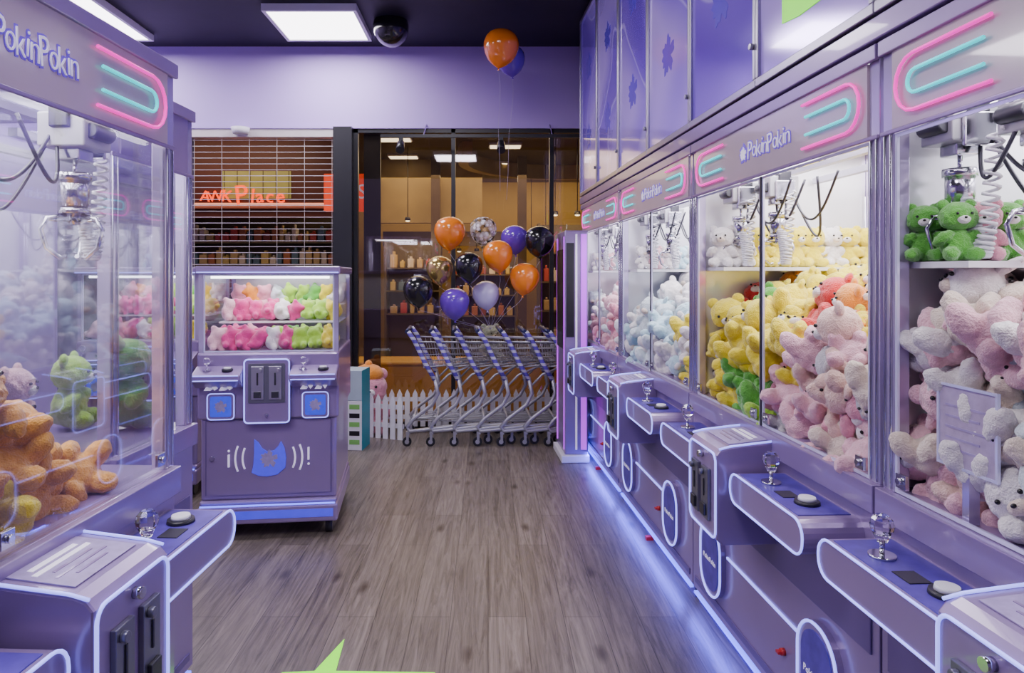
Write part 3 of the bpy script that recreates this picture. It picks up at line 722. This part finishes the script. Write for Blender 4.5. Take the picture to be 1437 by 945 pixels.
# ------------------------------------------------------------ carts
CARTM=mat('cart_wire',(.40,.40,.45),.40,.6,nz=.05)
RIB=bpy.data.materials.new('ribbon_wrap');RIB.use_nodes=True
nt=RIB.node_tree;N=nt.nodes;L=nt.links;p=N['Principled BSDF'];tc=N.new('ShaderNodeTexCoord');wv=N.new('ShaderNodeTexWave');wv.bands_direction='Z';wv.inputs['Scale'].default_value=5.5
L.new(tc.outputs['Object'],wv.inputs[0]);cr=N.new('ShaderNodeValToRGB');cr.color_ramp.interpolation='CONSTANT';e=cr.color_ramp.elements;e[0].color=(.13,.08,.50,1);e[1].position=.6;e[1].color=(.6,.6,.75,1)
L.new(wv.outputs['Color'],cr.inputs[0]);L.new(cr.outputs[0],p.inputs['Base Color'])
GRIP=mat('cart_grip',(.02,.025,.10),.4)
def cart():
    R=empty('shopping_cart','grey wire shopping cart with ribbon-wrapped uprights nested in a row','shopping cart',group='row of nested shopping carts')
    b=MB()
    def P(u,v,w):
        x=.0+u*.58;z=(.68+.05*u)+w*((.91-.02*u)-(.68+.05*u))
        x-= .05*w*(1-u);wd=(.25-.045*u)*(.86+.14*w)
        return (x,v*wd,z)
    r_=.0022
    for w in [0,.25,.5,.75,1]:
        rr=.007 if w in(0,1) else r_
        b.tube([P(0,-1,w),P(1,-1,w),P(1,1,w),P(0,1,w)],rr,5)
    for i in range(14):
        u=i/13
        for v in(-1,1):b.tube([P(u,v,0),P(u,v,1)],r_,4)
        b.tube([P(u,-1,0),P(u,1,0)],r_,4)
    for i in range(7):
        v=-1+i/3;b.tube([P(1,v,0),P(1,v,1)],r_,4);b.tube([P(0,v,0),P(1,v,0)],r_,4)
    b.obj('basket',CARTM,R)
    b=MB()
    for v in (-1,1):
        y=v*.25
        b.tube([(.10,y,.60),(.13,y,.46),(.08,y,.36),(-.08,y,.24),(-.14,y,.17),(-.12,y,.13),(.0,y*.97,.14),(.3,y*.9,.17),(.56,y*.8,.18),(.6,y*.8,.15)],.0175,8)
        b.tube([(.10,y,.5),(.22,y*.95,.62),(.40,y*.9,.69)],.010,6)
    for x,z,k in ((-.08,.24,1),(.3,.17,.9),(.56,.18,.8)):b.tube([(x,-.25*k,z),(x,.25*k,z)],.012,6)
    for i in range(6):
        v=-.2+i*.08;b.tube([(-.05,v,.215),(.56,v*.85,.185)],.004,4)
    b.obj('cart_frame',CARTM,R)
    for v in (-1,1):
        MB().tube([(-.13,v*.255,1.0),(-.08,v*.255,.93),(.02,v*.255,.72),(.10,v*.25,.58)],.020,8).obj('wrapped_upright',RIB,R,label='upright wrapped in purple and white ribbon')
    MB().tube([(-.14,-.27,1.0),(-.14,.27,1.0)],.018,10).obj('handle',GRIP,R,label='dark blue push handle')
    for x,v in ((-.12,-.24),(-.12,.24),(.59,-.19),(.59,.19)):
        b=MB();b.cyl((x-.02,v-.012,.04),(x-.02,v+.012,.04),.04,seg=18);b.mi=1;b.box(x-.026,x-.004,v-.020,v-.014,.04,.11);b.box(x-.026,x-.004,v+.014,v+.020,.04,.11);b.box(x-.028,x+.006,v-.020,v+.020,.105,.13)
        b.cyl((x-.02,v-.016,.04),(x-.02,v+.016,.04),.02,seg=12)
        b.obj('wheel',[BLK,CARTM],R)
    return R
c0=cart()
for i in range(7):
    c=c0 if i==0 else dup(c0)
    c.location=(-.58+i*.205,6.15,0);c.rotation_euler=(0,0,math.radians(3))
# fence
Fc=empty('picket_fence','low white picket fence along the window behind the carts','fence')
for i in range(26):
    x=-1.08+i*.075
    MB().prism([(x-.024,.03),(x+.024,.03),(x+.024,.34),(x,.39),(x-.024,.34)],6.53,6.545).obj('picket',WHT,Fc)
for z in (.10,.27):MB().box(-1.11,.85,6.545,6.558,z,z+.04).obj('rail',WHT,Fc)
for i in range(4):MB().box(-1.06+i*.6,-1.02+i*.6,6.558,6.595,0,.3).obj('post',WHT,Fc)
F2=empty('picket_fence','short white picket fence section turned towards the room','fence')
for i in range(5):
    x=i*.075
    MB().prism([(x-.024,0),(x+.024,0),(x+.024,.35),(x,.40),(x-.024,.35)],0,.015).obj('picket',WHT,F2)
for z in (.10,.27):MB().box(-.03,.33,.015,.03,z,z+.04).obj('rail',WHT,F2)
F2.location=(-1.08,6.22,0);F2.rotation_euler=(0,0,-.35)
o=plush((-1.13,6.40,0),'rose',1.95,(0,0,.2),'bear',label='large pink plush toy with orange cap sitting by the fence')
hat=MB();hat.ball((0,-.005,.285),(.075,.07,.05),14);hat.ball((0,-.005,.335),.018,8);h_=hat.obj('knitted_cap',PAL['orange'],None);h_.parent=o
# lime overlay mark, added as a flat shape on the floor
MB().prism([(-.775,2.50),(-.20,2.50),(-.20,2.545),(-.575,2.555),(-.590,2.78),(-.655,2.555),(-.775,2.545)],.0005,.002,'z').obj('floor_overlay_mark',LIME,label='bright lime green pointed overlay mark added on the floor',cat='overlay mark')
# carton
Kc=empty('display_carton','tall white cardboard carton with teal side and green print','carton')
MB().box(-.10,.10,-.12,.12,0,.42).obj('lower_box',[WHT],Kc,bevel=.004)
MB().box(-.10,.10,-.12,.12,.422,.68).obj('upper_box',mat('carton_top',(.42,.52,.6),.5,nz=.15),Kc,bevel=.004)
TEAL=mat('teal_card',(.02,.28,.32),.5);GRN=mat('green_print',(.2,.5,.12),.5)
MB().box(.1,.102,-.12,.12,0,.68).obj('side_print',TEAL,Kc)
for i in range(5):
    MB().box(-.08,-.03,-.1215,-.12,.05+i*.075,.10+i*.075).obj('print_block',GRN if i%2 else BLK,Kc)
    MB().box(-.01,.08,-.1215,-.12,.05+i*.075,.09+i*.075).obj('print_block',BLK if i%2 else GRN,Kc)
Kc.location=(-1.16,5.88,0);Kc.rotation_euler=(0,0,-.1)
# ------------------------------------------------------------ balloons
def bmat(n,c,metal=0,nz=.05,**k):return mat('balloon_'+n,c,.18,metal,nz=nz,coat=.6,**k)
BM=dict(orange=bmat('orange',(.9,.24,.01)),black=bmat('black',(.010,.010,.012)),purple=bmat('purple',(.15,.04,.52)),gold=bmat('gold',(.58,.43,.14),.8),lilac=bmat('lilac',(.55,.5,.78)),)
cm=bpy.data.materials.new('balloon_confetti');cm.use_nodes=True
nt=cm.node_tree;N=nt.nodes;L=nt.links;p=N['Principled BSDF'];out=N['Material Output'];v=N.new('ShaderNodeTexVoronoi');v.inputs['Scale'].default_value=26;tc=N.new('ShaderNodeTexCoord');L.new(tc.outputs['Object'],v.inputs['Vector'])
cr=N.new('ShaderNodeValToRGB');cr.color_ramp.interpolation='CONSTANT';e=cr.color_ramp.elements;e[0].color=(1,1,1,1);e[1].position=.38;e[1].color=(.35,.35,.35,1)
L.new(v.outputs['Distance'],cr.inputs[0]);tr=N.new('ShaderNodeBsdfTransparent');mx=N.new('ShaderNodeMixShader');L.new(cr.outputs[0],mx.inputs[0]);L.new(tr.outputs[0],mx.inputs[1]);L.new(p.outputs[0],mx.inputs[2]);L.new(mx.outputs[0],out.inputs[0])
hs=N.new('ShaderNodeValToRGB');e=hs.color_ramp.elements;hs.color_ramp.interpolation='CONSTANT';e[0].color=(.02,.02,.02,1);e[1].position=.33;e[1].color=(.6,.45,.2,1);e3=e.new(.55);e3.color=(.8,.8,.85,1);sx_=N.new('ShaderNodeSeparateColor');L.new(v.outputs['Color'],sx_.inputs[0]);L.new(sx_.outputs[0],hs.inputs[0]);L.new(hs.outputs[0],p.inputs['Base Color'])
BM['confetti']=cm
prof=[(.002,-1.16),(.12,-1.10),(.38,-.95),(.66,-.71),(.87,-.38),(.98,-.02),(1.0,.25),(.95,.52),(.8,.78),(.55,.97),(.28,1.07),(.002,1.1)]
STR=mat('balloon_string',(.5,.45,.6),.5)
def balloon(u,v,rp,col,d,anchor=None,grp='balloon cluster above the carts'):
    X=(u-685)*d/950;Z=1.5-(v-385)*d/950;r=rp*d/950
    lab=dict(confetti='clear balloon with confetti',gold='metallic gold balloon',lilac='pale lilac balloon').get(col,f'shiny {col} balloon')
    R=empty('balloon',lab+(' floating on a string above carts' if anchor else ' floating against the ceiling'),'balloon',group=grp)
    R.location=(X,d,Z);R.rotation_euler=(random.uniform(-.1,.1),random.uniform(-.12,.12),0)
    MB().lathe([(a*r,z*r*.98) for a,z in prof],seg=28).obj('balloon_body',BM[col],R)
    MB().cyl((0,0,-1.24*r),(0,0,-1.12*r),.012,.003,10).obj('knot',BM[col],R)
    if anchor:
        a=Vector(anchor)-Vector((X,d,Z));P=[]
        inv=R.rotation_euler.to_matrix().inverted()
        for i in range(10):
            t=i/9;q=Vector((0,0,-1.22*r)).lerp(inv@a,t);q.x+=.015*math.sin(t*9)*(1-t);P.append(q)
        MB().tube(P,.0014,4).obj('string',STR,R)
    return R
an=(.02,5.89,1.02)
for u,v,rp,c,d in [(631,328,22,'orange',5.75),(678,325,19,'confetti',5.95),(722,337,19,'purple',5.9),(757,340,21,'black',5.7),(699,360,21,'orange',5.65),(658,376,20,'black',5.55),(617,380,19,'gold',5.75),(587,410,21,'black',5.6),(638,427,21,'purple',5.7),(682,415,19,'lilac',5.75),(736,392,21,'orange',5.65)]:
    balloon(u,v,rp,c,d,an)
bb=balloon(549,42,25,'black',5.95,None,'balloons at the ceiling');bb.rotation_euler=(1.15,.1,0)
balloon(703,68,25,'orange',5.6,(.1,5.7,2.2),'balloons at the ceiling')
balloon(717,86,20,'purple',5.95,(.16,5.9,2.15),'balloons at the ceiling')
# ------------------------------------------------------------ mall outside
MUST=mat('mustard_wall',(.34,.23,.06),.5,nz=.6,ns=.9)
BRN=mat('brown_ceiling',(.12,.09,.05),.6)
DRED=mat('dark_red_wall',(.12,.025,.018),.5)
MB().box(-9,6,6.72,14,-.06,0).obj('floor_mall',mat('mall_tile',(.28,.2,.12),.2),kind=S)
MB().box(-9,6,6.72,14,3.4,3.5).obj('ceiling_mall',BRN,kind=S)
MB().box(-9,6,14,14.1,0,3.4).obj('wall_far',MUST,kind=S)
MB().box(-9,-2.0,9.0,9.1,2.25,3.4).obj('wall_shop',DRED,kind=S)
MB().box(-2.0,-1.85,9.0,9.2,0,3.4).obj('wall_shop_side',BLK,kind=S)
MB().box(-9,-2.0,10.2,10.3,0,2.25).obj('wall_shop_inner',mat('shop_dark',(.12,.08,.06),.6),kind=S)
BULK=mat('mustard_bulkhead',(.42,.30,.11),.45,nz=.45,ns=1.6)
MB().box(-1.85,-.1,11.2,11.35,2.35,3.4).obj('wall_bulkhead',BULK,kind=S)
MB().box(-1.85,5,11.9,12.0,2.0,2.25).obj('wall_fascia',mat('dark_fascia',(.08,.05,.035),.4,nz=.3),kind=S)
for i,x in enumerate((-.85,.55)):
    MB().box(x-.07,x+.07,10.9,11.1,0,3.4).obj('wall_pillar',mat('dark_pillar',(.12,.08,.045),.35,nz=.3),kind=S)
b=MB()
P=[];Q=[]
for i in range(33):
    a=-pi*.1+pi*1.2*i/32
    P.append((1.3+1.75*math.cos(a),10.2+1.75*math.sin(a)));Q.append((1.3+1.6*math.cos(a),10.2+1.6*math.sin(a)))
b.prism(P+Q[::-1],3.16,3.4,'z').obj('wall_curved_cove',BULK,kind=S)
sg=empty('shop_sign','dark red shop sign with orange letters and lit yellow panel','sign')
YEL=mat('yellow_lit_panel',(.34,.29,.08),.4,0,(.55,.46,.12),.22,nz=.3,ns=8)
MB().box(-4.1,-2.05,8.94,9.0,2.36,2.95).obj('sign_board',DRED,sg,bevel=.01)
MB().box(-3.50,-2.60,8.92,8.94,2.50,2.86).obj('lit_panel',YEL,sg)
for i in range(6):MB().box(-3.48+i*.17,-3.47+i*.17,8.915,8.92,2.50,2.86).obj('panel_bar',BRN,sg)
ORL=mat('orange_letter',(1,.08,.0),.4,0,(1,.05,.0),2.0)
x=-3.72
for ch,sz,tl in (('A',.20,.12),('W',.20,-.10),('K',.22,.14),(' ',.2,0),('P',.36,-.10),('l',.27,.10),('a',.25,-.12),('c',.25,.10),('e',.27,-.12)):
    if ch!=' ':
        o=textobj(ch,sz,ORL,sg,(x,8.90,2.52+.01*(sz>.3)),rot=(pi/2,tl,0),extrude=.008,offset=.0)
    x+={'W':.15,' ':.07,'K':.12,'P':.15,'l':.09}.get(ch,.135)
r=empty('blade_sign','orange red illuminated sign with a white letter beside the column','sign')
MB().box(-1.75,-1.27,7.2,7.28,2.17,2.57).obj('sign_box',mat('orange_sign',(.8,.06,.01),.4,0,(1,.06,.0),.7),r,bevel=.01)
textobj('S',.22,WLET,r,(-1.34,7.19,2.37))
gm=[mat('goods_%s'%n,c,.5) for n,c in dict(a=(.4,.14,.06),b=(.5,.35,.16),c=(.25,.06,.04),d=(.6,.5,.42),e=(.1,.16,.22),f=(.5,.07,.05),g=(.55,.4,.14)).items()]
def shelf(name,lab,x0,x1,y,zs,step,e=6):
    R=empty(name,lab,'shelf')
    MB().box(x0,x1,y+.3,y+.33,0,zs[-1]+.4).box(x0-.03,x0,y,y+.33,0,zs[-1]+.4).box(x1,x1+.03,y,y+.33,0,zs[-1]+.4).obj('shelf_frame',BRN,R)
    for z in zs:
        MB().box(x0,x1,y,y+.3,z-.02,z).obj('shelf_board',BRN,R)
        x=x0+.05
        while x<x1-.08:
            w=random.uniform(.06,.11);hh=random.uniform(.12,.25)
            g=MB();g.box(x,x+w,y+.05,y+.2,z,z+hh*.8);g.box(x+w*.3,x+w*.7,y+.09,y+.16,z+hh*.8,z+hh)
            g.obj('packaged_product',rc(gm),None,bevel=.01,label='small packaged product on a lit shop shelf',cat='product',group='products on the shop shelves')
            x+=w+step
    area('shelf_lamp',((x0+x1)/2,y-.45,zs[-1]+.5),(.7,0,0),x1-x0,.1,e,(1,.8,.5))
shelf('display_shelf','brown shop shelf full of warm lit packaged goods',-4.2,-2.1,9.4,[1.0,1.32,1.64,1.95],.02,9)
shelf('display_shelf','brown shop shelf full of reddish packaged goods',.72,1.4,9.3,[.6,1.0,1.4,1.8],.03,10)
shelf('display_shelf','dim shop shelf with assorted goods',-1.55,-.75,10.3,[.9,1.25,1.6],.05,8)
shelf('display_shelf','long shop shelf of mixed goods under a dark fascia',-.6,.45,11.4,[.8,1.15,1.5],.05,9)
MB().box(-1.5,1.9,7.4,7.9,0,.5).box(-1.52,1.92,7.38,7.92,.5,.54).obj('seating_bench',mat('yellow_counter',(.70,.38,.04),.45),label='long yellow upholstered bench outside the window',cat='bench',bevel=.02)
plush((.02,7.6,.54),'blue',1.3,(0,0,.5),'bear',label='blue plush toy sitting on the yellow bench outside')
WL=mat('warm_lamp',(1,.9,.7),.4,0,(1,.85,.6),4)
for x,y in ((-1.3,9.4),(-1.35,10.8),(.25,9.9),(.1,11.5),(-3.2,8.0),(.5,8.4)):
    r=empty('recessed_light','rectangular warm recessed lamp in the mall ceiling','ceiling light',group='mall ceiling lamps');r.location=(x,y,3.365)
    MB().box(-.24,.24,-.13,.13,0,.04).obj('lamp_housing',WHT,r);MB().box(-.22,.22,-.11,.11,-.01,0).obj('diffuser',WL,r)
for x,y in ((-.5,11.7),(-.2,11.8),(.75,11.75),(1.0,11.75),(.9,9.1),(1.2,9.1),(-1.2,10.1)):
    z=1.9 if y>11 else 2.3
    r=empty('spot_lamp','small round warm spotlight glowing in the mall','lamp',group='small mall spotlights');r.location=(x,y,z)
    MB().cyl((0,0,0),(0,0,.05),.045,.035,14).obj('lamp_housing',BLK,r);MB().ball((0,0,-.005),(.035,.035,.015),12).obj('bulb',WL,r);MB().cyl((0,0,.05),(0,0,3.4-z),.006,seg=6).obj('cord',BLK,r)
area('mall_lamp',(-.3,10.2,3.1),(0,0,0),3,3,100,(1,.80,.50));area('mall_lamp',(-3.4,8.1,3.2),(.5,0,0),2,.8,14,(1,.78,.5))
area('mall_lamp',(.3,7.6,3.1),(0,0,0),2.5,.8,28,(1,.80,.48))
area('mall_lamp',(0,13.0,3.2),(.6,0,0),5,.8,60,(1,.78,.45))
# ------------------------------------------------------------ world and camera
w=bpy.data.worlds.new('world');scene.world=w;w.use_nodes=True
w.node_tree.nodes['Background'].inputs[0].default_value=(.46,.31,.74,1);w.node_tree.nodes['Background'].inputs[1].default_value=.30
cam=bpy.data.cameras.new('camera');co=bpy.data.objects.new('camera',cam);COL.objects.link(co)
co.location=(0,0,1.5);co.rotation_euler=(pi/2,0,0);cam.sensor_width=36;cam.lens=36*950/1437;cam.shift_x=33.5/1437;cam.shift_y=-87.5/1437;cam.clip_start=.05
scene.camera=co
